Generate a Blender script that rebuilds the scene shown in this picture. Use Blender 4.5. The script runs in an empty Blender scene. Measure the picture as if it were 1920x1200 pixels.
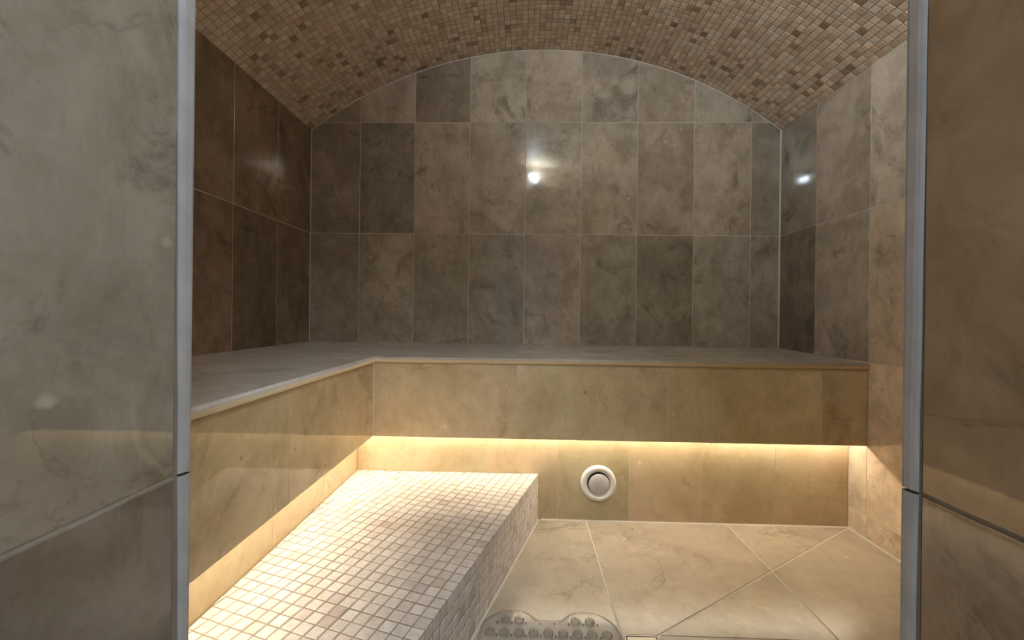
import bpy, bmesh, math, random
from mathutils import Vector, Matrix
random.seed(11)
S = bpy.context.scene
COL = S.collection

# ------------------------------------------------------------------ dimensions (metres, camera height = 0)
XL, XR, D = -1.1885, 1.3772, 2.2658          # side walls, back wall
ZF = -0.8805                                  # floor
YI, YO = 0.437, 0.10                          # inner / outer face of the door wall
RL, RR = -0.3605, 0.3950                      # door reveal faces
ZHEAD = 1.215                                  # door head
DT, XT = 1.7786, -0.7140                      # recessed base under the bench
DA, XA = 1.6834, -0.6123                      # bench front panels
ZAT, ZAB, ZSOF = -0.2034, -0.5080, -0.478     # front panel top, bottom, soffit behind it
ZB = -0.1624                                  # seat at the wall
ZS = -0.682                                   # step top
W, H = 0.305, 0.6132                          # wall tile
Z1 = 1.0533; Z2 = Z1 - H; Z3 = Z2 - H; Z4 = Z3 - H
ARX, ARR, ARZ = 0.0944, 2.09, 1.452           # vault: centre x, radius, apex
ARC = ARZ - ARR
def arch_z(x): return ARC + math.sqrt(ARR*ARR - (x-ARX)**2)

# ------------------------------------------------------------------ node helpers
class NT:
    def __init__(s, name):
        s.m = bpy.data.materials.new(name); s.m.use_nodes = True
        s.t = s.m.node_tree; s.t.nodes.clear()
        s.out = s.n('ShaderNodeOutputMaterial')
    def n(s, kind, **kw):
        nd = s.t.nodes.new(kind)
        for k, v in kw.items(): setattr(nd, k, v)
        return nd
    def put(s, sock, v):
        if v is None: return
        if hasattr(v, 'is_output'): s.t.links.new(v, sock)
        else:
            if hasattr(sock, 'default_value'):
                try: sock.default_value = v
                except Exception: sock.default_value = (v[0], v[1], v[2], 1.0)
    def math(s, op, a, b=None, c=None, clamp=False):
        nd = s.n('ShaderNodeMath', operation=op, use_clamp=clamp)
        for i, v in enumerate((a, b, c)):
            if v is not None: s.put(nd.inputs[i], v)
        return nd.outputs[0]
    def vmath(s, op, a, b=None):
        nd = s.n('ShaderNodeVectorMath', operation=op)
        s.put(nd.inputs[0], a)
        if b is not None: s.put(nd.inputs[3] if op == 'SCALE' else nd.inputs[1], b)
        return nd.outputs[0]
    def noise(s, vec, scale, detail=4.0, rough=0.55, dist=0.0):
        nd = s.n('ShaderNodeTexNoise'); s.put(nd.inputs['Vector'], vec)
        nd.inputs['Scale'].default_value = scale; nd.inputs['Detail'].default_value = detail
        nd.inputs['Roughness'].default_value = rough; nd.inputs['Distortion'].default_value = dist
        return nd.outputs['Fac']
    def ramp(s, f, lo, hi, a=0.0, b=1.0):
        nd = s.n('ShaderNodeMapRange', clamp=True); s.put(nd.inputs[0], f)
        nd.inputs[1].default_value = lo; nd.inputs[2].default_value = hi
        nd.inputs[3].default_value = a; nd.inputs[4].default_value = b
        return nd.outputs[0]
    def mix(s, f, a, b, blend='MIX'):
        nd = s.n('ShaderNodeMix', data_type='RGBA', blend_type=blend)
        s.put(nd.inputs[0], f); s.put(nd.inputs[6], a); s.put(nd.inputs[7], b)
        return nd.outputs[2]
    def bsdf(s, col, rough, spec=0.5, bump=None, bstr=0.2, bdist=0.002, **kw):
        p = s.n('ShaderNodeBsdfPrincipled')
        s.put(p.inputs['Base Color'], col); s.put(p.inputs['Roughness'], rough)
        p.inputs['Specular IOR Level'].default_value = spec
        for k, v in kw.items(): s.put(p.inputs[k.replace('_', ' ')], v)
        if bump is not None:
            b = s.n('ShaderNodeBump'); b.inputs['Strength'].default_value = bstr
            b.inputs['Distance'].default_value = bdist
            s.put(b.inputs['Height'], bump); s.t.links.new(b.outputs[0], p.inputs['Normal'])
        s.t.links.new(p.outputs[0], s.out.inputs[0])
        return s.m

def rgb(r, g, b): return (r, g, b, 1.0)

def marble(name, light, dark, rough=0.1, spec=0.5, vein=0.55, cloud=1.0, drips=None, mot=1.0):
    """polished limestone; attribute 'tile' = (tone, seed, warm shift)"""
    t = NT(name)
    at = t.n('ShaderNodeAttribute', attribute_name='tile')
    sp = t.n('ShaderNodeSeparateColor'); t.put(sp.inputs[0], at.outputs['Color'])
    tone, seed, warm = sp.outputs
    co = t.n('ShaderNodeTexCoord').outputs['Object']
    cb = t.n('ShaderNodeCombineXYZ')
    t.put(cb.inputs[0], t.math('MULTIPLY', seed, 37.0)); t.put(cb.inputs[1], t.math('MULTIPLY', seed, 91.0))
    t.put(cb.inputs[2], t.math('MULTIPLY', seed, 53.0))
    v = t.vmath('ADD', co, cb.outputs[0])
    big = t.noise(v, 2.6, 5, 0.6, 0.8)
    mid = t.noise(v, 9.0, 8, 0.68, 0.5)
    fine = t.noise(v, 60.0, 4, 0.6)
    c = t.mix(t.ramp(t.math('ADD', t.math('MULTIPLY', big, 0.6*cloud), t.math('MULTIPLY', mid, 0.4*cloud)),
                     0.585*cloud, 0.40*cloud), light, dark)
    c = t.mix(t.ramp(t.noise(v, 4.2, 9, 0.75, 1.4), 0.545, 0.68, 0, 0.85*mot), c, rgb(dark[0]*.56, dark[1]*.545, dark[2]*.46))
    mott = t.noise(t.vmath('MULTIPLY', t.vmath('ADD', v, (9.1, 4.4, 2.7)), (1.0, 1.0, 0.6)), 17.0, 7, 0.72, 0.6)
    c = t.mix(t.ramp(mott, 0.42, 0.64, 0, 0.75*mot), c, t.mix(1.0, c, rgb(0.74, 0.71, 0.655), 'MULTIPLY'))
    # thin dark veins and pale healed cracks, each only here and there
    r1 = t.math('ABSOLUTE', t.math('SUBTRACT', t.noise(v, 2.2, 6, 0.62, 0.9), 0.5))
    m1 = t.math('MULTIPLY', t.ramp(r1, 0.0, 0.010, 1, 0), t.ramp(t.noise(v, 3.1, 2), 0.50, 0.62))
    c = t.mix(t.math('MULTIPLY', m1, vein), c, rgb(dark[0]*.42, dark[1]*.36, dark[2]*.30))
    r2 = t.math('ABSOLUTE', t.math('SUBTRACT', t.noise(t.vmath('ADD', v, (5.3, 2.1, 8.8)), 1.7, 6, 0.6, 1.2), 0.5))
    m2 = t.math('MULTIPLY', t.ramp(r2, 0.0, 0.007, 1, 0), t.ramp(t.noise(v, 2.3, 2), 0.53, 0.66))
    c = t.mix(t.math('MULTIPLY', m2, vein*0.8), c, rgb(min(1, light[0]*1.35), min(1, light[1]*1.3), min(1, light[2]*1.25)))
    # fossils: pale flecks and small dark pits
    vo = t.n('ShaderNodeTexVoronoi'); t.put(vo.inputs['Vector'], t.vmath('ADD', v, (0.0, 0.0, 0.0)))
    vo.inputs['Scale'].default_value = 13.0
    fl = t.math('MULTIPLY', t.ramp(t.math('ADD', vo.outputs['Distance'], t.math('MULTIPLY', fine, 0.22)), 0.14, 0.22, 1, 0),
                t.ramp(t.noise(v, 5.0, 2), 0.52, 0.60))
    c = t.mix(t.math('MULTIPLY', fl, 0.7), c, rgb(min(1, light[0]*1.45), min(1, light[1]*1.42), min(1, light[2]*1.38)))
    vo2 = t.n('ShaderNodeTexVoronoi'); t.put(vo2.inputs['Vector'], t.vmath('ADD', v, (3.3, 7.7, 1.1)))
    vo2.inputs['Scale'].default_value = 11.0
    pt = t.math('MULTIPLY', t.ramp(t.math('ADD', vo2.outputs['Distance'], t.math('MULTIPLY', fine, 0.15)), 0.10, 0.16, 1, 0),
                t.ramp(t.noise(v, 4.0, 2, 0.5), 0.56, 0.62))
    c = t.mix(t.math('MULTIPLY', pt, 0.7), c, rgb(dark[0]*.4, dark[1]*.33, dark[2]*.25))
    hue = t.math('FRACT', t.math('MULTIPLY', seed, 7.31))
    c = t.mix(1.0, c, t.mix(hue, rgb(0.985, 1.0, 0.965), rgb(1.03, 0.975, 0.965)), 'MULTIPLY')
    c = t.mix(warm, c, t.mix(1.0, c, rgb(1.05, 0.86, 0.66), 'MULTIPLY'))
    c = t.mix(1.0, c, t.n('ShaderNodeCombineColor').outputs[0], 'MULTIPLY')
    cc = c.node.inputs[7].links[0].from_node
    for i in range(3): t.put(cc.inputs[i], tone)
    if drips is not None:                      # dark water stains running down below the joint at that height
        sx = t.n('ShaderNodeSeparateXYZ'); t.put(sx.inputs[0], co)
        st = t.n('ShaderNodeCombineXYZ')
        t.put(st.inputs[0], t.math('MULTIPLY', sx.outputs[0], 40.0)); t.put(st.inputs[1], t.math('MULTIPLY', sx.outputs[1], 40.0))
        t.put(st.inputs[2], t.math('MULTIPLY', sx.outputs[2], 3.0))
        dn = t.noise(st.outputs[0], 1.0, 4, 0.6)
        hgt = t.ramp(sx.outputs[2], drips-0.09, drips, 0, 1)
        cut = t.ramp(sx.outputs[2], drips, drips+0.004, 1, 0)
        dm = t.math('MULTIPLY', t.math('MULTIPLY', t.ramp(dn, 0.53, 0.62), hgt), cut)
        c = t.mix(t.math('MULTIPLY', dm, 0.5), c, rgb(dark[0]*.35, dark[1]*.3, dark[2]*.25))
    ro = t.math('ADD', t.math('MULTIPLY', mid, 0.02), rough-0.01)
    return t.bsdf(c, ro, spec, bump=t.math('ADD', t.math('MULTIPLY', big, 0.6), t.math('MULTIPLY', fine, 0.02)), bstr=0.03, bdist=0.008)

def mosaic(name, pal, rough=0.45, spec=0.3):
    """tumbled stone mosaic; attribute 'tile' = (palette position, seed, tone)"""
    t = NT(name)
    at = t.n('ShaderNodeAttribute', attribute_name='tile')
    sp = t.n('ShaderNodeSeparateColor'); t.put(sp.inputs[0], at.outputs['Color'])
    pos, seed, tone = sp.outputs
    r = t.n('ShaderNodeValToRGB'); t.put(r.inputs[0], pos)
    r.color_ramp.interpolation = 'LINEAR'
    els = r.color_ramp.elements
    for i, (p, c) in enumerate(pal):
        e = els[i] if i < 2 else els.new(p)
        e.position = p; e.color = c
    co = t.n('ShaderNodeTexCoord').outputs['Object']
    cb = t.n('ShaderNodeCombineXYZ')
    for i, k in enumerate((37., 91., 53.)): t.put(cb.inputs[i], t.math('MULTIPLY', seed, k))
    v = t.vmath('ADD', co, cb.outputs[0])
    n1 = t.noise(v, 45.0, 5, 0.65, 0.4)
    c = t.mix(t.ramp(n1, 0.40, 0.70, 0, 0.55), r.outputs[0], t.mix(1.0, r.outputs[0], rgb(0.72, 0.66, 0.58), 'MULTIPLY'))
    pit = t.ramp(t.noise(v, 150.0, 2), 0.66, 0.72, 0, 0.5)
    c = t.mix(pit, c, t.mix(1.0, c, rgb(0.55, 0.47, 0.38), 'MULTIPLY'))
    cc = t.n('ShaderNodeCombineColor')
    for i in range(3): t.put(cc.inputs[i], tone)
    c = t.mix(1.0, c, cc.outputs[0], 'MULTIPLY')
    return t.bsdf(c, rough, spec, bump=n1, bstr=0.25, bdist=0.002)

def plain(name, col, rough=0.6, spec=0.4, nz=0.06, scale=40.0, metal=0.0, **kw):
    t = NT(name)
    co = t.n('ShaderNodeTexCoord').outputs['Object']
    f = t.noise(co, scale, 5, 0.6)
    c = t.mix(t.ramp(f, 0.3, 0.7), rgb(*[x*(1-nz) for x in col[:3]]), rgb(*[min(1, x*(1+nz)) for x in col[:3]]))
    return t.bsdf(c, rough, spec, bump=f, bstr=0.08, bdist=0.001, Metallic=metal, **kw)

def emit(name, col, strength):
    t = NT(name)
    e = t.n('ShaderNodeEmission'); t.put(e.inputs[0], col); e.inputs[1].default_value = strength
    t.t.links.new(e.outputs[0], t.out.inputs[0])
    return t.m

STONE_L, STONE_D = rgb(.60, .53, .44), rgb(.43, .37, .295)
M = {}
M['wall'] = marble('wall_limestone', rgb(.55, .48, .40), rgb(.375, .322, .258), rough=0.055, vein=0.42)
M['reveal'] = marble('reveal_limestone', STONE_L, STONE_D, rough=0.03, vein=0.38, drips=Z3)
M['panel'] = marble('bench_panel_limestone', rgb(.69, .585, .385), rgb(.55, .45, .275), rough=0.03, vein=0.35, mot=0.6)
M['base'] = marble('bench_base_limestone', rgb(.60, .51, .345), rgb(.49, .40, .25), rough=0.10, vein=0.3, mot=0.3)
M['seat'] = marble('bench_seat_limestone', rgb(.72, .675, .615), rgb(.60, .56, .505), rough=0.2, vein=0.25, mot=0.5)
M['nosing'] = plain('nosing_painted_glow', (.86, .70, .44), 0.10, 0.5, 0.04, 30)  # gold colour paints in the warm glow bounced up from the step
M['floor'] = marble('floor_limestone', rgb(.535, .47, .39), rgb(.44, .38, .31), rough=0.22, vein=0.45, mot=0.35)
M['trim'] = plain('honed_tile_edge', (.43, .415, .405), 0.55, 0.2, 0.10, 30)
M['grout'] = plain('pale_grout', (.66, .60, .51), 0.8, 0.2)
M['dark_grout'] = plain('stained_grout', (.26, .22, .18), 0.8, 0.2)
M['mosaic_grout'] = plain('mosaic_grout', (.33, .265, .205), 0.85, 0.15)
M['vault'] = mosaic('vault_mosaic_stone', [(0.0, rgb(.36, .24, .15)), (0.10, rgb(.48, .345, .235)), (0.22, rgb(.66, .50, .355)),
                                             (0.6, rgb(.80, .635, .475)), (0.85, rgb(.87, .73, .58)), (1.0, rgb(.80, .72, .61))])
M['step'] = mosaic('step_mosaic_stone', [(0.0, rgb(.60, .52, .46)), (0.15, rgb(.70, .625, .565)), (0.45, rgb(.765, .70, .64)),
                                           (0.8, rgb(.81, .755, .69)), (1.0, rgb(.85, .81, .74))], rough=0.5)
M['white'] = plain('white_plastic', (.80, .78, .74), 0.32, 0.5, 0.01)
M['shaded_plastic'] = plain('shaded_white_plastic', (.56, .53, .51), 0.42, 0.5, 0.02)  # white plastic toned grey, the disc's shade is in the colour
M['dark'] = plain('dark_throat', (.04, .035, .03), 0.7, 0.2)
M['steel'] = plain('brushed_steel', (.50, .48, .45), 0.40, 0.5, 0.05, 120, 1.0)
M['plaster'] = plain('hall_plaster', (.62, .62, .63), 0.7, 0.2, 0.03, 12)
M['led'] = emit('warm_led', rgb(1.0, .86, .65), 29.0)
M['lamp'] = emit('cool_lamp_glass', rgb(.77, .915, 1.0), 470.0)

def clear_pvc(name, tint, fk, f0):
    t = NT(name)
    tr = t.n('ShaderNodeBsdfTransparent'); tr.inputs[0].default_value = tint
    p = t.n('ShaderNodeBsdfPrincipled')
    p.inputs['Base Color'].default_value = rgb(.62, .57, .49); p.inputs['Roughness'].default_value = 0.12
    p.inputs['Specular IOR Level'].default_value = 0.9
    fr = t.n('ShaderNodeFresnel'); fr.inputs[0].default_value = 1.5
    f = t.math('ADD', t.math('MULTIPLY', fr.outputs[0], fk), f0, clamp=True)
    mx = t.n('ShaderNodeMixShader'); t.put(mx.inputs[0], f)
    t.t.links.new(tr.outputs[0], mx.inputs[1]); t.t.links.new(p.outputs[0], mx.inputs[2])
    t.t.links.new(mx.outputs[0], t.out.inputs[0])
    return t.m
M['pvc'] = clear_pvc('clear_pvc', rgb(.988, .984, .976), .42, .015)
M['pvc_cup'] = clear_pvc('clear_pvc_cup', rgb(.945, .935, .92), .75, .02)
M['pvc_edge'] = plain('pvc_hole_edge', (.16, .13, .10), 0.3, 0.5)  # dark colour stands in for refraction at the hole walls

# ------------------------------------------------------------------ mesh builder
class MB:
    def __init__(s): s.v = []; s.f = []; s.mi = []; s.at = []
    def face(s, pts, mi=0, at=(1, 0, 0)):
        b = len(s.v); s.v += [tuple(p) for p in pts]
        s.f.append(tuple(range(b, b+len(pts)))); s.mi.append(mi); s.at.append(at)
    def mesh_faces(s, verts, faces, mi=0, at=(1, 0, 0)):
        b = len(s.v); s.v += [tuple(p) for p in verts]
        for f in faces:
            s.f.append(tuple(b+i for i in f)); s.mi.append(mi); s.at.append(at)
    def box(s, a, b, mi=0, at=(1, 0, 0)):
        (x0, y0, z0), (x1, y1, z1) = a, b
        vs = [(x0,y0,z0),(x1,y0,z0),(x1,y1,z0),(x0,y1,z0),(x0,y0,z1),(x1,y0,z1),(x1,y1,z1),(x0,y1,z1)]
        s.mesh_faces(vs, [(0,3,2,1),(4,5,6,7),(0,1,5,4),(1,2,6,5),(2,3,7,6),(3,0,4,7)], mi, at)
    def lathe(s, prof, o, ax, seg=48, mi=0, at=(1, 0, 0), close=True):
        """prof: (radius, height along ax) list"""
        o = Vector(o); ax = Vector(ax).normalized()
        u = ax.orthogonal().normalized(); w = ax.cross(u)
        vs = []; fs = []
        for r, h in prof:
            for i in range(seg):
                a = 2*math.pi*i/seg
                vs.append(o + ax*h + (u*math.cos(a)+w*math.sin(a))*r)
        for k in range(len(prof)-1):
            for i in range(seg):
                j = (i+1) % seg
                fs.append((k*seg+i, k*seg+j, (k+1)*seg+j, (k+1)*seg+i))
        if close:
            fs.append(tuple(range(seg))[::-1]); fs.append(tuple((len(prof)-1)*seg+i for i in range(seg)))
        s.mesh_faces(vs, fs, mi, at)
    def build(s, name, mats, parent=None, smooth=False, weld=False):
        me = bpy.data.meshes.new(name); me.from_pydata(s.v, [], s.f)
        for m in mats: me.materials.append(m)
        me.polygons.foreach_set('material_index', s.mi)
        ca = me.color_attributes.new('tile', 'FLOAT_COLOR', 'CORNER')
        buf = []
        for f, a in zip(s.f, s.at): buf += [a[0], a[1], a[2], 1.0]*len(f)
        ca.data.foreach_set('color', buf)
        if smooth: me.polygons.foreach_set('use_smooth', [True]*len(s.f))
        me.update()
        o = bpy.data.objects.new(name, me); COL.objects.link(o)
        if weld:
            bm = bmesh.new(); bm.from_mesh(me)
            bmesh.ops.remove_doubles(bm, verts=bm.verts, dist=1e-5)
            bmesh.ops.recalc_face_normals(bm, faces=bm.faces); bm.to_mesh(me); bm.free()
        if parent: o.parent = parent
        return o

def empty(name, loc):
    o = bpy.data.objects.new(name, None); o.location = loc; o.empty_display_size = 0.1
    COL.objects.link(o); return o
def hang(part, root):                         # parent a part built in world coordinates
    part.parent = root; part.matrix_parent_inverse = Matrix.Translation(root.location).inverted()
    return part
def tag(o, label, cat, group=None):
    o['label'] = label; o['category'] = cat
    if group: o['group'] = group
    return o
def struct(o, label=None):
    o['kind'] = 'structure'
    if label: o['label'] = label
    return o

# ------------------------------------------------------------------ 2-D polygon helpers (counter-clockwise, convex)
def clip_half(poly, p, n):                    # keep side where (q-p).n >= 0
    out = []
    for i in range(len(poly)):
        a, b = poly[i], poly[(i+1) % len(poly)]
        da = (a[0]-p[0])*n[0]+(a[1]-p[1])*n[1]; db = (b[0]-p[0])*n[0]+(b[1]-p[1])*n[1]
        if da >= 0: out.append(a)
        if (da > 0 > db) or (da < 0 < db):
            k = da/(da-db); out.append((a[0]+(b[0]-a[0])*k, a[1]+(b[1]-a[1])*k))
    return out
def clip_poly(poly, region):
    for i in range(len(region)):
        a, b = region[i], region[(i+1) % len(region)]
        poly = clip_half(poly, a, (-(b[1]-a[1]), b[0]-a[0]))
        if len(poly) < 3: return []
    return poly
def area(poly):
    return 0.5*sum(poly[i][0]*poly[(i+1) % len(poly)][1]-poly[(i+1) % len(poly)][0]*poly[i][1] for i in range(len(poly)))
def dedupe(poly, e=1e-5):
    o = []
    for p in poly:
        if not o or abs(p[0]-o[-1][0])+abs(p[1]-o[-1][1]) > e: o.append(p)
    if len(o) > 1 and abs(o[0][0]-o[-1][0])+abs(o[0][1]-o[-1][1]) <= e: o.pop()
    return o
def inset(poly, d):
    poly = dedupe(poly)
    if len(poly) < 3: return []
    out = poly[:]
    for i in range(len(poly)):
        a, b = poly[i], poly[(i+1) % len(poly)]
        L = math.hypot(b[0]-a[0], b[1]-a[1]); n = (-(b[1]-a[1])/L, (b[0]-a[0])/L)
        out = clip_half(out, (a[0]+n[0]*d, a[1]+n[1]*d), n)
        out = dedupe(out)
        if len(out) < 3: return []
    return out if area(out) > 1e-6 else []
def rect(u0, u1, v0, v1): return [(u0, v0), (u1, v0), (u1, v1), (u0, v1)]

def lay_tiles(mb, tiles, P, g=0.0028, ch=0.0009, dep=0.0022, mi=0, tilt=0.0):
    """tiles: list of (polygon2d, attr); P(u, v, h) -> world, h along the face normal.  Each is a raised, eased slab."""
    for poly, at in tiles:
        a = inset(poly, g/2)
        if not a: continue
        b = inset(a, ch)
        if len(b) != len(a):
            # keep it simple for slivers
            mb.face([P(u, v, 0) for u, v in a], mi, at)
            n = len(a)
            for i in range(n):
                j = (i+1) % n
                mb.face([P(*a[i], -dep), P(*a[j], -dep), P(*a[j], 0), P(*a[i], 0)], mi, at)
            continue
        cu = sum(p[0] for p in b)/len(b); cv = sum(p[1] for p in b)/len(b)
        tu, tv = random.uniform(-tilt, tilt), random.uniform(-tilt, tilt)
        hh = lambda u, v: (u-cu)*tu+(v-cv)*tv
        n = len(a)
        top = [P(u, v, hh(u, v)) for u, v in b]
        mid = [P(u, v, hh(u, v)-ch) for u, v in a]
        low = [P(u, v, -dep) for u, v in a]
        mb.face(top, mi, at)
        for i in range(n):
            j = (i+1) % n
            mb.face([mid[i], mid[j], top[j], top[i]], mi, at)
            mb.face([low[i], low[j], mid[j], mid[i]], mi, at)

def cols(joints, lo, hi):
    e = [lo] + [j for j in sorted(joints) if lo+1e-4 < j < hi-1e-4] + [hi]
    return list(zip(e[:-1], e[1:]))
def rs(): return random.random()

# ------------------------------------------------------------------ back wall
mb = MB()
ARCHPTS = [(XL+(XR-XL)*i/40, arch_z(XL+(XR-XL)*i/40)) for i in range(41)]
region = [(XL, ZF), (XR, ZF)] + ARCHPTS[::-1]
tone_top = [.85, 1.0, .66, 1.12, 1.08, .98, .92, 1.0, .95]
tone_mid = [.80, .66, 1.02, 1.08, 1.0, 1.05, .90, 1.05, .74]
tone_low = [.78, .98, .88, .84, 1.0, .84, .76, .88, .92]
tiles = []
X0 = -0.9134
for r, (z0, z1) in enumerate([(Z1, Z1+H), (Z2, Z1), (Z3, Z2), (Z4, Z3), (ZF, Z4)]):
    for c, (x0, x1) in enumerate(cols([X0+i*W for i in range(9)], XL, XR)):
        p = clip_poly(rect(x0, x1, z0, z1), region)
        if len(p) < 3: continue
        tn = (tone_top, tone_mid, tone_low)[r][c] if r < 3 else 1.0
        tiles.append((p, (tn, rs(), random.uniform(.0, .25))))
PB = lambda u, v, h: (u, D-h, v)
lay_tiles(mb, tiles, PB, tilt=0.003)
mb.face([(u, D+0.0015, v) for u, v in region], 1)
for (xa, za), (xb, zb) in zip(ARCHPTS[:-1], ARCHPTS[1:]):        # grout fillets against the vault and in the corners
    mb.face([(xa, D-.0035, za-.0012), (xb, D-.0035, zb-.0012), (xb, D+.0005, zb-.0055), (xa, D+.0005, za-.0055)], 1)
for X, k in ((XL, 1), (XR, -1)):
    wd = .0035 if k > 0 else .0055
    q = [(X, D-wd, ZB+.0005), (X+wd*k, D, ZB+.0005), (X+wd*k, D, arch_z(X)-.002), (X, D-wd, arch_z(X)-.002)]
    mb.face(q, 1)
struct(mb.build('wall_back', [M['wall'], M['grout']]), 'arched back wall of beige limestone tiles')

# ------------------------------------------------------------------ side walls
def side_wall(name, X, sgn, joints, tones, label):
    mb = MB(); tiles = []
    zt = arch_z(X)+0.004
    ylo = YI
    for r, (z0, z1) in enumerate([(Z1, zt), (Z2, Z1), (Z3, Z2), (Z4, Z3), (ZF, Z4)]):
        z0, z1 = min(z0, zt), min(z1, zt)
        if z1-z0 < 0.004: continue
        for c, (y0, y1) in enumerate(cols(joints, ylo, D)[::-1]):
            tn, wm = tones.get((r, c), (random.uniform(.85, 1.05), .3))
            tiles.append((rect(y0, y1, z0, z1), (tn, rs(), wm)))
    if sgn < 0:   # left wall, normal +X : u = -y keeps the winding right
        tiles = [([(-u, v) for u, v in p][::-1], a) for p, a in tiles]
        P = lambda u, v, h: (X+h, -u, v)
    else:
        P = lambda u, v, h: (X-h, u, v)
    lay_tiles(mb, tiles, P, tilt=0.003)
    if sgn > 0: mb.face([(X-.005, ylo, ZF+.0002), (X-.005, DT, ZF+.0002), (X, DT, ZF+.006), (X, ylo, ZF+.006)], 1)
    q = [(X+0.0015*sgn, ylo, ZF), (X+0.0015*sgn, D, ZF), (X+0.0015*sgn, D, zt), (X+0.0015*sgn, ylo, zt)]
    mb.face(q if sgn > 0 else q[::-1], 1)
    return struct(mb.build(name, [M['wall'], M['grout']]), label)
tr = {(1,0):(.72,.2),(2,0):(.54,.5),(1,1):(1.08,.05),(2,1):(1.04,.05),(1,2):(1.32,.0),(2,2):(1.3,.25),(3,2):(1.65,.15),(3,1):(1.55,.15),(4,1):(1.5,.15),(4,2):(1.5,.15),(0,0):(.85,.2),(0,1):(1.05,.1),(0,2):(1.3,0)}  # lower tiles brightened to carry warm bounce light from the floor
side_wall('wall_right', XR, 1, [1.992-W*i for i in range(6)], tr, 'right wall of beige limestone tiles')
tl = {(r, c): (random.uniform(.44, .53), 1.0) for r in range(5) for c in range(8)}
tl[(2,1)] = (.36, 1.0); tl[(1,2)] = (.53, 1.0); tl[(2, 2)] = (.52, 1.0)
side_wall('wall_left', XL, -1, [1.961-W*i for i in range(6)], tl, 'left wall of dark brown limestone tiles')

# ------------------------------------------------------------------ vault of stone mosaic
def mosaic_attr(dark=.075):
    k = random.random()
    if k < dark: pos = random.uniform(0, .16)
    elif k < dark+.22: pos = random.uniform(.2, .45)
    else: pos = min(1, max(.3, random.gauss(.66, .17)))
    return (pos, rs(), random.uniform(.88, 1.06))
mb = MB()
half0, half1 = math.asin((XL-ARX)/ARR), math.asin((XR-ARX)/ARR)
PIT = 0.0294
def PV(u, v, h):                              # u = arc length from apex, v = -y (so normal points down)
    a = u/ARR; r = ARR-h
    return (ARX+r*math.sin(a), -v, ARC+r*math.cos(a))
u0, u1 = ARR*half0, ARR*half1
def tumbled(mb, poly, P, at, g, ch, dep, jit=0.0, mi=0):
    a = inset(poly, g/2)
    if len(a) < 3: return
    if len(a) == 4 and jit:
        a = [(u+random.uniform(-jit, jit), v+random.uniform(-jit, jit)) for u, v in a]
    b = inset(a, ch)
    h = random.uniform(-.0006, .0006)
    if len(b) != len(a):
        mb.face([P(u, v, h) for u, v in a], mi, at); return
    n = len(a)
    c = inset(b, ch)
    if len(c) == n:
        rings = [[P(u, v, -dep) for u, v in a], [P(u, v, h-ch*1.1) for u, v in a], [P(u, v, h-ch*.3) for u, v in b], [P(u, v, h) for u, v in c]]
    else:
        rings = [[P(u, v, -dep) for u, v in a], [P(u, v, h-ch) for u, v in a], [P(u, v, h) for u, v in b]]
    for r0, r1 in zip(rings[:-1], rings[1:]):
        for i in range(n):
            j = (i+1) % n
            mb.face([r0[i], r0[j], r1[j], r1[i]], mi, at)
    mb.face(rings[-1], mi, at)
ru = int((u1-u0)/PIT)+1
rv = int((D-YI)/PIT)+1
reg = rect(u0, u1, -D+0.0, -YI)
for i in range(ru):
    for j in range(rv):
        p = rect(u0+i*PIT, u0+(i+1)*PIT, -D+j*PIT, -D+(j+1)*PIT)
        p = clip_poly(p, reg)
        if len(p) < 3 or area(p) < 2e-5: continue
        tumbled(mb, p, PV, mosaic_attr(), 0.0022, 0.0013, 0.0035, 0.0004)
N = 60
for i in range(N):
    a0, a1 = u0+(u1-u0)*i/N, u0+(u1-u0)*(i+1)/N
    mb.face([PV(a0, -D-0.01, -.0022), PV(a1, -D-0.01, -.0022), PV(a1, -YI, -.0022), PV(a0, -YI, -.0022)], 1)
struct(mb.build('ceiling', [M['vault'], M['mosaic_grout']]), 'barrel vaulted ceiling of small tan stone mosaic')

# ------------------------------------------------------------------ door wall, reveals and edge trims
YE = 0.4205                                   # where the reveal tiles end
mb = MB()
HX0, HX1 = -1.35, 1.25                        # hall side walls
def reveal(X, sgn, tones):
    tiles = []
    for r, (z0, z1) in enumerate([(Z2, ZHEAD), (Z3, Z2), (Z4, Z3), (ZF, Z4)]):
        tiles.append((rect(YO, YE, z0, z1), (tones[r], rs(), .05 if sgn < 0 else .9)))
    if sgn < 0:
        tiles = [([(-u, v) for u, v in p][::-1], a) for p, a in tiles]
        P = lambda u, v, h: (X+h, -u, v)
    else: P = lambda u, v, h: (X-h, u, v)
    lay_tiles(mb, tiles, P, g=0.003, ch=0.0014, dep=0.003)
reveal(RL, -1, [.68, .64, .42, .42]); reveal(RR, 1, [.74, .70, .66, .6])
yi = YI-0.002
mb.box((HX0, YO, ZF), (RL-0.0016, yi, ZHEAD), 1)
mb.box((RR+0.0016, YO, ZF), (HX1+.2, yi, ZHEAD), 2)
mb.box((HX0, YO, ZHEAD), (HX1+.2, yi, 1.56), 1)
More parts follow.
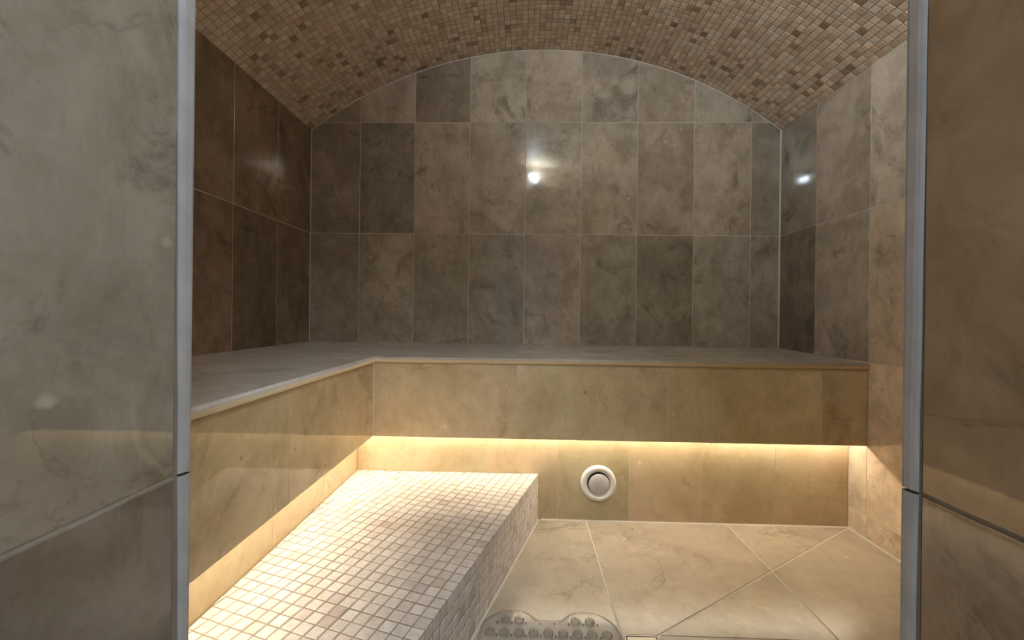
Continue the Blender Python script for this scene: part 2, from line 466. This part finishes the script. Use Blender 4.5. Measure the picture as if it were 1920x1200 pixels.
# inner face tiles
tiles = []
for z0, z1 in [(Z1, 1.56), (Z2, Z1), (Z3, Z2), (Z4, Z3), (ZF, Z4)]:
    for x0, x1 in cols([RL+0.0-W*i for i in range(4)]+[RR+W*i for i in range(5)], XL, XR):
        if x0 > RL-0.01 and x1 < RR+0.01:
            if z1 <= ZHEAD+.02: continue
            zz = max(z0, ZHEAD)
        else: zz = z0
        p = clip_poly(rect(-x1, -x0, zz, z1), [(-u, v) for u, v in region][::-1])
        if len(p) >= 3: tiles.append((p, (random.uniform(.85, 1.05), rs(), .2)))
lay_tiles(mb, tiles, lambda u, v, h: (-u, YI+h, v), tilt=0.003)
struct(mb.build('wall_front', [M['reveal'], M['grout'], M['dark_grout']]), 'door wall with polished limestone reveals')

def edge_trim(name, X, sgn, yb, yt, label):
    """honed edge of the inner tiles along the doorway; pieces meet at the joint heights"""
    mb = MB()
    for z0, z1 in [(ZF, Z4), (Z4, Z3), (Z3, Z2), (Z2, ZHEAD)]:
        for k in range(8):
            za, zb_ = z0+(z1-z0)*k/8, z0+(z1-z0)*(k+1)/8
            if k == 0: za += 0.0014
            if k == 7: zb_ -= 0.0014
            def ye(z): return yb+(yt-yb)*(z+0.2)/0.52+0.0004*math.sin(z*47)
            prof = lambda z: [(X+0.003*sgn, ye(z)+.0006), (X-0.0008*sgn, ye(z)+.0008), (X-0.0019*sgn, ye(z)+.0030), (X-0.0030*sgn, ye(z)+.007),
                              (X-0.0034*sgn, YI-0.003), (X-0.0026*sgn, YI+0.0002), (X+0.006*sgn, YI+0.0004)]
            A, B = prof(za), prof(zb_)
            for i in range(len(A)-1):
                q = [(*A[i], za), (*A[i+1], za), (*B[i+1], zb_), (*B[i], zb_)]
                mb.face(q if sgn < 0 else q[::-1], 0)
    mb.box((min(X+.0009*sgn, X+.004*sgn), 0.4195, ZF), (max(X+.0009*sgn, X+.004*sgn), YI-0.001, ZHEAD), 1)
    return struct(mb.build(name, [M['trim'], M['dark_grout']], weld=False), label)
edge_trim('trim_1', RL, -1, 0.4240, 0.4172, 'pale honed tile edge along the left side of the doorway')
edge_trim('trim_2', RR, 1, 0.4220, 0.4175, 'pale honed tile edge along the right side of the doorway')

# ------------------------------------------------------------------ floor
mb = MB(); tiles = []
DX0, DX1, DY1 = 0.2865, 0.3810, 1.1490        # drain
DY0 = DY1-(DX1-DX0)
cA, cB = (DX1, DY1), (XR, DT)                 # fall line from the drain to the corner
dn = (-(cB[1]-cA[1]), cB[0]-cA[0])
back = lambda p: clip_half(p, cA, dn)
front = lambda p: clip_half(p, cA, (-dn[0], -dn[1]))
JA, JB = 0.2805, 0.8750
def ft(p, tn=1.0, wm=.1):
    if len(p) >= 3: tiles.append((dedupe(p), (tn, rs(), wm)))
ft(rect(XT-.02, JA-.6, DY1, DT)); ft(rect(JA-.6, JA, DY1, DT), .96)
ft(back(rect(JA, JB, DY1, DT)), 1.02); ft(back(rect(JB, XR, DY1, DT)), 1.05)
ft(front(rect(DX1, JB, DY1, DT)), .97); ft(front(rect(JB, XR, DY1, DT)), 1.03)
ft(rect(XT-.02, JA-.6, YI, DY1)); ft(rect(JA-.6, DX0, DY0, DY1)); ft(rect(DX1, .98, DY0, DY1), 1.0); ft(rect(.98, XR, DY0, DY1))
for x0, x1 in cols([JA-.6, JA, JB], XT-.02, XR): ft(rect(x0, x1, YI, DY0))
for y0, y1 in [(-2.2, -1.6), (-1.6, -1.0), (-1.0, -.4), (-.4, YI)]:
    for x0, x1 in cols([JA-1.2, JA-.6, JA, JB], HX0, HX1):
        if y1 == YI: x0, x1 = max(x0, RL), min(x1, RR)
        if y1 == YI and x1 <= x0: continue
        ft(rect(x0, x1, y0, y1))
lay_tiles(mb, tiles, lambda u, v, h: (u, v, ZF+h), g=0.0048, ch=0.0009, dep=0.002, tilt=0.001)
mb.face([(HX0, -2.2, ZF-.0013), (HX1+.2, -2.2, ZF-.0013), (HX1+.2, D, ZF-.0013), (HX0, D, ZF-.0013)], 1)
struct(mb.build('floor', [M['floor'], M['grout']]), 'floor of large beige limestone tiles cut to fall to a drain')

# ------------------------------------------------------------------ hall behind the camera (lets its own daylight-white lamp in)
def slab(name, a, b, m):
    mb = MB(); mb.box(a, b); return struct(mb.build(name, [m]))
slab('wall_hall_left', (HX0-.1, -2.2, ZF), (HX0, YO, 1.56), M['plaster'])
slab('wall_hall_right', (HX1, -2.2, ZF), (HX1+.1, YO-.001, 1.56), M['plaster'])
slab('wall_hall_back', (HX0-.1, -2.3, ZF), (HX1+.1, -2.2, 1.56), M['plaster'])
slab('ceiling_hall', (HX0-.1, -2.3, 1.56), (HX1+.1, YO, 1.62), M['plaster'])

# ------------------------------------------------------------------ bench
bench = tag(empty('bench', (XL, D, ZF)), 'L-shaped built-in bench with polished beige stone fronts and a grey stone seat', 'bench')
XE, YEd = XA+0.009, DA-0.009                   # nosing
bm = bmesh.new()
zf_ = -0.1790
def slab_v(z):
    return [bm.verts.new(p) for p in z]
G_ = 0.0018
A_, B_, C_, I_, E_, F_ = (XL+G_, D-G_), (XR-G_, D-G_), (XR-G_, YEd), (XE, YEd), (XE, YI+G_), (XL+G_, YI+G_)
top = {}
for k, p, z in (('A', A_, ZB), ('B', B_, ZB), ('C', C_, zf_), ('I', I_, zf_), ('E', E_, zf_), ('F', F_, ZB)):
    top[k] = (bm.verts.new((*p, z)), bm.verts.new((*p, ZAT)))
T = lambda s: [top[k][0] for k in s]
Bt = lambda s: [top[k][1] for k in s]
bm.faces.new(T('AICB')); bm.faces.new(T('AFEI'))
bm.faces.new(Bt('BCIA')); bm.faces.new(Bt('IEFA'))
for a, b in ('BA', 'CB', 'IC', 'EI', 'FE', 'AF'):
    bm.faces.new([top[a][0], top[b][0], top[b][1], top[a][1]])
bmesh.ops.recalc_face_normals(bm, faces=bm.faces)
bm.edges.ensure_lookup_table()
nose = [bm.edges.get((top[a][q], top[b][q])) for a, b in ('IC', 'EI') for q in (0, 1)]
bmesh.ops.bevel(bm, geom=nose, offset=0.0085, segments=5, profile=0.5, affect='EDGES')
me = bpy.data.meshes.new('seat'); bm.to_mesh(me); bm.free()
ca = me.color_attributes.new('tile', 'FLOAT_COLOR', 'CORNER')
for d in ca.data: d.color = (1.0, .37, .0, 1)
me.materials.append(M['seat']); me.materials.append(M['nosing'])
for p in me.polygons:
    p.use_smooth = p.area < 0.05
    if p.use_smooth and (p.center.x > XE-.012 or p.center.y < YEd+.012) and p.normal.z < 0.15 and p.center.z < ZB-.016 and p.normal.y > -2: p.material_index = 1  # lower nosing faces get the painted warm glow
seat = bpy.data.objects.new('seat', me); COL.objects.link(seat); hang(seat, bench)
seat['label'] = 'grey stone seat slab with a rounded nosing'

# front panels: 30 x 61 tiles hanging in front of a board
def panel_back():
    mb = MB()
    js = [-.0238, .5862, 1.1962]
    tn = [1.04, 1.06, 1.12, .92]
    tiles = [(rect(x0, x1, ZAB, ZAT), (tn[i], .13+.21*i, .05+.1*(i == 3))) for i, (x0, x1) in enumerate(cols(js, XA, XR-.0015))]
    lay_tiles(mb, tiles, lambda u, v, h: (u, DA-h, v), g=0.0026, tilt=0.002)
    mb.face([(XA, DA-.004, ZAB+.001), (XA+.004, DA, ZAB+.001), (XA+.004, DA, ZAT), (XA, DA-.004, ZAT)], 1)
    mb.box((XA-.018, DA+0.0012, ZAB+0.0005), (XR-.0015, DA+0.010, ZAT), 1)
    return mb.build('front_panel', [M['panel'], M['grout']])
def panel_left():
    mb = MB()
    tiles = [(rect(y0, y1, ZAB, ZAT), (.98, .31+.17*i, .1)) for i, (y0, y1) in enumerate(cols([DA-.612], YI+.0015, DA))]
    tiles = [([(-u, v) for u, v in p][::-1], a) for p, a in tiles]
    lay_tiles(mb, tiles, lambda u, v, h: (XA+h, -u, v), g=0.0022, tilt=0.001)
    mb.box((XA-0.010, YI+.0015, ZAB+0.0005), (XA-0.0012, DA, ZAT), 1)
    return mb.build('front_panel', [M['panel'], M['grout']])
hang(panel_back(), bench); hang(panel_left(), bench)
def base_back():
    mb = MB(); js = [-.4544+W*i for i in range(6)]
    tiles = [(rect(x0, x1, ZF, ZSOF), (random.uniform(.95, 1.05), rs(), .1)) for x0, x1 in cols(js, XT, XR-.0015)]
    lay_tiles(mb, tiles, lambda u, v, h: (u, DT-h, v), tilt=0.002)
    mb.face([(XT, DT+.0015, ZF), (XR-.0015, DT+.0015, ZF), (XR-.0015, DT+.0015, ZSOF), (XT, DT+.0015, ZSOF)], 1)
    mb.face([(.088, DT-.005, ZF+.0002), (XR-.006, DT-.005, ZF+.0002), (XR-.006, DT+.0003, ZF+.005), (.088, DT+.0003, ZF+.005)], 1)
    return mb.build('base_panel', [M['base'], M['grout']])
def base_left():
    mb = MB(); js = [DT-W*i for i in range(1, 5)]
    tiles = [(rect(y0, y1, ZF, ZSOF), (random.uniform(.95, 1.05), rs(), .1)) for y0, y1 in cols(js, YI+.0015, DT)]
    tiles = [([(-u, v) for u, v in p][::-1], a) for p, a in tiles]
    lay_tiles(mb, tiles, lambda u, v, h: (XT+h, -u, v), tilt=0.002)
    mb.face([(XT-.0015, DT, ZF), (XT-.0015, YI+.0015, ZF), (XT-.0015, YI+.0015, ZSOF), (XT-.0015, DT, ZSOF)], 1)
    return mb.build('base_panel', [M['base'], M['grout']])
hang(base_back(), bench); hang(base_left(), bench)
mb = MB()
mb.box((XL+.01, DA+.010, ZSOF), (XR-.0015, D-.01, ZSOF+.012)); mb.box((XL+.01, YI+.0015, ZSOF), (XA-.010, DA+.016, ZSOF+.012))
hang(mb.build('soffit', [M['grout']]), bench)

# warm light strips under the bench, in the recess behind the fronts
def led(a, b, label):
    (x0, y0), (x1, y1) = a, b
    t = tag(empty('light_strip', ((x0+x1)/2, (y0+y1)/2, ZSOF)), label, 'light strip', 'warm light strips under the bench')
    mb = MB(); mb.box((x0, y0, ZSOF-.0055), (x1, y1, ZSOF-.0002)); hang(mb.build('channel', [M['white']]), t)
    mb = MB()
    ix, iy = (.002, .003) if (x1-x0) > (y1-y0) else (.003, .002)
    mb.box((x0+ix, y0+iy, ZSOF-.0072), (x1-ix, y1-iy, ZSOF-.0055)); hang(mb.build('diffuser', [M['led']]), t)
    return t
YLED = 1.735
led((XT+.012, YLED-.007), (XR-.004, YLED+.007), 'warm white light strip under the back run of the bench')
XLED = -.664
led((XLED-.007, YI+.02), (XLED+.007, YLED-.012), 'warm white light strip under the left run of the bench')

# ------------------------------------------------------------------ mosaic step
step = tag(empty('foot_step', (XT, DT, ZF)), 'low step covered in pale stone mosaic in front of the left bench', 'step')
P0, P1 = Vector((.0742, DT)), Vector((-.2105, .857))
ed = (P1-P0).normalized(); pe = Vector((ed.y, -ed.x))      # along the edge to the front, and across to the left
if pe.x > 0: pe = -pe
YS = 0.72
kx = P0.x+(P1.x-P0.x)*(YS-P0.y)/(P1.y-P0.y)
quad = [(XT+.0012, YS), (kx, YS), (P0.x, DT-.0012), (XT+.0012, DT-.0012)]
PM = 0.0334
def w2l(x, y):
    d = Vector((x, y))-P0; return (d.dot(ed), d.dot(pe))
lq = [w2l(*q) for q in quad]
if area(lq) < 0: lq = lq[::-1]
flip = ed.x*pe.y-ed.y*pe.x < 0
def PS(u, v, h):
    q = P0+ed*u+pe*v; return (q.x, q.y, ZS+h)
def step_attr():
    return (min(1, max(0, random.gauss(.5, .22))), rs(), random.uniform(.95, 1.04))
mb = MB()
TH = 0.007
for i in range(-14, 48):
    for j in range(0, 40):
        p = clip_poly(rect(i*PM, (i+1)*PM, j*PM, (j+1)*PM), lq)
        if len(p) < 3 or area(p) < 3e-5: continue
        k0 = len(mb.f); tumbled(mb, p, PS, step_attr(), 0.0028, 0.0014, 0.004, 0.0006)
        if flip:
            for k in range(k0, len(mb.f)): mb.f[k] = mb.f[k][::-1]
z = ZS-.0017
mb.face([(*q, z) for q in quad], 1)
hang(mb.build('tread', [M['step'], M['mosaic_grout']]), step)
mb = MB()
Lr = (Vector((kx, YS))-P0).length
nrm = -pe
def PR(u, v, h):
    q = P0+ed*(Lr-u)+nrm*h; return (q.x, q.y, v)
regr = rect(0, Lr-.0014, ZF, ZS-0.0005)
for i in range(-1, int(Lr/PM)+2):
    for j in range(0, 7):
        z1 = ZS-0.0015-j*PM
        p = clip_poly(rect(Lr-(i+1)*PM, Lr-i*PM, z1-PM, z1), regr)
        if len(p) < 3 or area(p) < 3e-5: continue
        tumbled(mb, p, PR, step_attr(), 0.0028, 0.0014, 0.004, 0.0006)
mb.face([PR(0, ZF, -.0017), PR(Lr-.0014, ZF, -.0017), PR(Lr-.0014, ZS-.001, -.0017), PR(0, ZS-.001, -.0017)], 1)
for i in range(0, int((kx-XT)/PM)+1):                     # short front end
    for j in range(0, 7):
        z1 = ZS-0.0015-j*PM
        p = clip_poly(rect(XT+i*PM, XT+(i+1)*PM, z1-PM, z1), rect(XT+.0012, kx, ZF, ZS-.0005))
        if len(p) >= 3 and area(p) > 3e-5: tumbled(mb, p, lambda u, v, h: (u, YS-h, v), step_attr(), .0026, .0011, .003, .0004)
mb.face([(XT+.0012, YS+.0017, ZF), (kx, YS+.0017, ZF), (kx, YS+.0017, ZS-.001), (XT+.0012, YS+.0017, ZS-.001)], 1)
hang(mb.build('riser', [M['step'], M['mosaic_grout']]), step)
mb = MB()
q = lambda u, o, z: (*(P0+ed*u+nrm*o), z)
n = 30
for i in range(n):
    a, b = .0015+(Lr-.0015)*i/n, .0015+(Lr-.0015)*(i+1)/n
    mb.face([q(a, .0005, ZF+.0055), q(b, .0005, ZF+.0055), q(b, .0024, ZF+.0024), q(a, .0024, ZF+.0024)][::-1])
    mb.face([q(a, .0024, ZF+.0024), q(b, .0024, ZF+.0024), q(b, .0055, ZF+.0003), q(a, .0055, ZF+.0003)][::-1])
hang(mb.build('sealant_bead', [M['grout']]), step)

# ------------------------------------------------------------------ round air outlet on the bench base
vc = Vector((.3285, DT-.0022, -.7145))
vent = tag(empty('air_outlet', vc), 'round white air outlet with a shade-toned disc centre on the bench base', 'vent')
mb = MB()
mb.lathe([(.0755, .0005), (.0757, .004), (.0745, .0085), (.071, .0125), (.066, .0148), (.061, .0150), (.0575, .0132), (.0545, .0095),
          (.052, .0075), (.0495, .0072), (.0478, .006), (.0472, .002), (.0472, -.001)], vc, (0, -1, 0), 72, close=False)
hang(mb.build('rim', [M['white']], smooth=True), vent)
mb = MB(); mb.lathe([(.0474, .0002), (.0474, .0012), (.001, .0012)], vc, (0, -1, 0), 48)
hang(mb.build('throat', [M['dark']]), vent)
dc = vc+Vector((.002, 0, -.0035))
mb = MB()
mb.lathe([(.040, .003), (.0435, .0045), (.0445, .0075), (.0440, .0105), (.0425, .0125), (.038, .0142), (.028, .0158), (.014, .0168), (.0005, .0170)], dc, (0, -1, 0), 64)
hang(mb.build('disc', [M['shaded_plastic']], smooth=True), vent)['label'] = 'satin disc closing the centre, toned grey for its shade'
mb = MB(); mb.lathe([(.006, .0008), (.006, .004)], dc, (0, -1, 0), 16); hang(mb.build('spindle', [M['steel']]), vent)

# ------------------------------------------------------------------ floor drain
drain = tag(empty('floor_drain', ((DX0+DX1)/2, (DY0+DY1)/2, ZF)), 'small square steel floor drain beside the clear bath mat', 'drain')
mb = MB(); w = .0035; zt = ZF+.0012; zl = ZF-.001
a, b, c, d = DX0+.001, DX1-.001, DY0+.001, DY1-.001
for x0, x1, y0, y1 in ((a, b, d-w, d), (a, b, c, c+w), (a, a+w, c+w, d-w), (b-w, b, c+w, d-w)): mb.box((x0, y0, zl), (x1, y1, zt))
hang(mb.build('frame', [M['steel']]), drain)
mb = MB(); mb.box((a+w, c+w, zl-.0002), (b-w, d-w, zl+.0004)); hang(mb.build('recess', [M['dark']]), drain)
mb = MB()
i0 = .0065
mb.box((a+i0, c+i0, zl+.0004), (b-i0, d-i0, zt-.0002)); hang(mb.build('cover', [M['steel']]), drain)

# ------------------------------------------------------------------ clear bath mat
mat = tag(empty('bath_mat', (.075, .92, ZF)), 'clear plastic bath mat with scalloped end and suction cups on the floor', 'bath mat')
MX0, MX1, MY1, MYV = -.1085, .2765, 1.2165, 1.1790
MY0 = 2*.9245-MY1
def outline():
    half = []
    cx = (MX0+MX1)/2
    # right half of the far end, from the middle valley to the right side
    pts = [(cx, MYV), (cx+.018, MYV), (cx+.034, MYV+.003), (cx+.048, MYV+.013), (cx+.060, MYV+.025), (cx+.076, MYV+.034), (cx+.096, MY1),
           (cx+.122, MY1-.001), (cx+.146, MY1-.007), (cx+.168, MY1-.020), (cx+.186, MY1-.040), (cx+.196, MY1-.062), (cx+.2, MY1-.090)]
    def sm(p, n=3):
        out = []
        for i in range(len(p)-1):
            p0 = p[max(0, i-1)]; p1 = p[i]; p2 = p[i+1]; p3 = p[min(len(p)-1, i+2)]
            for k in range(n):
                t = k/n
                f = lambda q: .5*((2*p1[q])+(-p0[q]+p2[q])*t+(2*p0[q]-5*p1[q]+4*p2[q]-p3[q])*t*t+(-p0[q]+3*p1[q]-3*p2[q]+p3[q])*t**3)
                out.append((f(0), f(1)))
        out.append(p[-1]); return out
    pts = [(cx+(x-cx)*(MX1-MX0)/.4, y) for x, y in pts]
    r = sm(pts)
    yc = (MY0+MY1)/2
    q1 = r                                                    # valley -> right side
    q2 = [(x, 2*yc-y) for x, y in r[::-1]]                    # right side -> near valley
    q3 = [(2*cx-x, 2*yc-y) for x, y in r[1:]]
    q4 = [(2*cx-x, y) for x, y in r[::-1][:-1]]
    return q1+q2+q3+q4
OUT = outline()[::-1]
CUPX = [-.0815+.0402*i for i in range(9)]
CUPY = [1.136-.047*i for i in range(10)]
HOLX = [-.0630+.0404*i for i in range(8)]
HOLY = [1.172-.0470*i for i in range(11)]
bm = bmesh.new()
def loop(pts):
    vs = [bm.verts.new((x, y, 0)) for x, y in pts]
    return [bm.edges.new((vs[i], vs[(i+1) % len(vs)])) for i in range(len(vs))]
edges = loop(OUT)
for hy in HOLY:
    for hx in HOLX:
        edges += loop([(hx+.0030*math.cos(k*math.pi/5), hy+.0030*math.sin(k*math.pi/5)) for k in range(10)])
bmesh.ops.triangle_fill(bm, edges=edges, use_beauty=True, use_dissolve=False)
for f in bm.faces:
    if f.normal.z < 0: f.normal_flip()
ex = bmesh.ops.extrude_face_region(bm, geom=list(bm.faces))
for e in ex['geom']:
    if isinstance(e, bmesh.types.BMVert): e.co.z += .0022
bmesh.ops.recalc_face_normals(bm, faces=bm.faces)
me = bpy.data.meshes.new('sheet'); bm.to_mesh(me); bm.free(); me.materials.append(M['pvc']); me.materials.append(M['pvc_edge'])
for p in me.polygons:
    if abs(p.normal.z) < 0.5 and min((p.center.x-hx)**2+(p.center.y-hy)**2 for hy in HOLY for hx in HOLX) < .0036**2: p.material_index = 1
o = bpy.data.objects.new('sheet', me); COL.objects.link(o); o.location = (0, 0, ZF+.0052); hang(o, mat)
mb = MB()                                                      # thick rolled rim
n = len(OUT); R_ = .0034
ring = []
for i in range(n):
    p = Vector(OUT[i]); t_ = (Vector(OUT[(i+1) % n])-Vector(OUT[i-1])).normalized(); nn = Vector((t_.y, -t_.x))
    ring.append([(p.x+nn.x*R_*math.cos(a), p.y+nn.y*R_*math.cos(a), ZF+.0062+R_*math.sin(a)) for a in [k*math.pi/4 for k in range(8)]])
vs = [v for r in ring for v in r]
mb.mesh_faces(vs, [(i*8+k, i*8+(k+1) % 8, ((i+1) % n)*8+(k+1) % 8, ((i+1) % n)*8+k) for i in range(n) for k in range(8)])
hang(mb.build('rim', [M['pvc_cup']], smooth=True, weld=True), mat)
mb = MB()
mb.lathe([(.0142, -.0050), (.0145, -.0030), (.0110, -.0006), (.0125, .0020), (.0142, .0024), (.0138, .0040), (.0122, .0054), (.0102, .0056), (.0085, .0046),
          (.0070, .0034), (.0055, .0036), (.0042, .0058), (.0026, .0070), (.0003, .0073)], (0, 0, 0), (0, 0, 1), 28)
cup0 = mb.build('suction_cup', [M['pvc_cup']], smooth=True, weld=True)
spots = [(x, y) for y in CUPY for x in CUPX]+[(x, 1.183) for x in (CUPX[1], CUPX[2], CUPX[6], CUPX[7])]+[(x, 2*.9245-1.183) for x in (CUPX[1], CUPX[2], CUPX[6], CUPX[7])]
for i, (x, y) in enumerate(spots):
    c = cup0 if i == 0 else cup0.copy()
    if i: COL.objects.link(c)
    c.location = (x, y, ZF+.0052); hang(c, mat)

# ------------------------------------------------------------------ lamp over the door (seen in the polished tiles)
lc = Vector((.084, YI+.0005, 1.322))
lamp = tag(empty('wall_lamp', lc), 'small round cool white spot lamp over the doorway, mirrored in the polished back wall', 'lamp')
mb = MB(); mb.lathe([(.030, 0), (.030, .006), (.026, .008)], lc, (0, 1, 0), 32); hang(mb.build('base', [M['white']]), lamp)
LDIR = Vector((.72, .58, .75)).normalized()
hc = lc+Vector((0, .040, 0))
mb = MB(); mb.lathe([(.008, 0), (.008, .03)], lc+Vector((0, .006, 0)), (0, 1, 0), 16); hang(mb.build('arm', [M['white']]), lamp)
mb = MB(); mb.lathe([(.012, -.022), (.030, -.018), (.050, -.004), (.053, .006), (.052, .010), (.042, .010), (.0405, .006)], hc, LDIR, 40, close=False)
hang(mb.build('housing', [M['white']], smooth=True), lamp)
mb = MB(); mb.lathe([(.0403, .006), (.034, .0085), (.022, .0105), (.010, .0112), (.0005, .0114)], hc, LDIR, 40)
hang(mb.build('lamp_glass', [M['lamp']], smooth=True), lamp)

# ------------------------------------------------------------------ hall lamp
def area_light(name, loc, size, power, col, direction):
    l = bpy.data.lights.new(name, 'AREA'); l.shape = 'DISK'; l.size = size; l.energy = power; l.color = col
    o = bpy.data.objects.new(name, l); COL.objects.link(o); o.location = loc
    o.rotation_euler = Vector(direction).to_track_quat('-Z', 'Y').to_euler()
    return o
area_light('hall_ceiling_light', (.28, -.5, 1.54), .5, 12.5, (.72, .86, 1.0), (.0, .0, -1))

w = bpy.data.worlds.new('World'); S.world = w; w.use_nodes = True
w.node_tree.nodes['Background'].inputs[0].default_value = (.5, .6, .75, 1); w.node_tree.nodes['Background'].inputs[1].default_value = 0.02

# ------------------------------------------------------------------ camera
cam = bpy.data.cameras.new('camera'); co = bpy.data.objects.new('camera', cam); COL.objects.link(co); S.camera = co
FPX = 774.84
cam.sensor_fit = 'HORIZONTAL'; cam.sensor_width = 36.0; cam.lens = 36.0*FPX/1920
cam.shift_y = -(600-590.03)/1920
cam.clip_start = 0.01
yaw, pitch, roll = math.radians(1.564), math.radians(-.025), math.radians(.685)
F = Vector((-math.sin(yaw), math.cos(yaw), 0)); R = Vector((math.cos(yaw), math.sin(yaw), 0)); U = Vector((0, 0, 1))
F, U = F*math.cos(pitch)+U*math.sin(pitch), U*math.cos(pitch)-F*math.sin(pitch)
R, U = R*math.cos(roll)+U*math.sin(roll), U*math.cos(roll)-R*math.sin(roll)
co.matrix_world = Matrix(((R.x, U.x, -F.x, 0), (R.y, U.y, -F.y, 0), (R.z, U.z, -F.z, 0), (0, 0, 0, 1)))

# ------------------------------------------------------------------ look
S.view_settings.view_transform = 'Standard'; S.view_settings.look = 'None'
S.view_settings.gamma = 1.0; S.view_settings.use_curve_mapping = False
S.view_settings.exposure = 1.3
S.cycles.use_denoising = True; S.cycles.adaptive_threshold = 0.02
S.cycles.max_bounces = 12; S.cycles.diffuse_bounces = 7; S.cycles.glossy_bounces = 6; S.cycles.transparent_max_bounces = 16
S.cycles.sample_clamp_indirect = 8.0
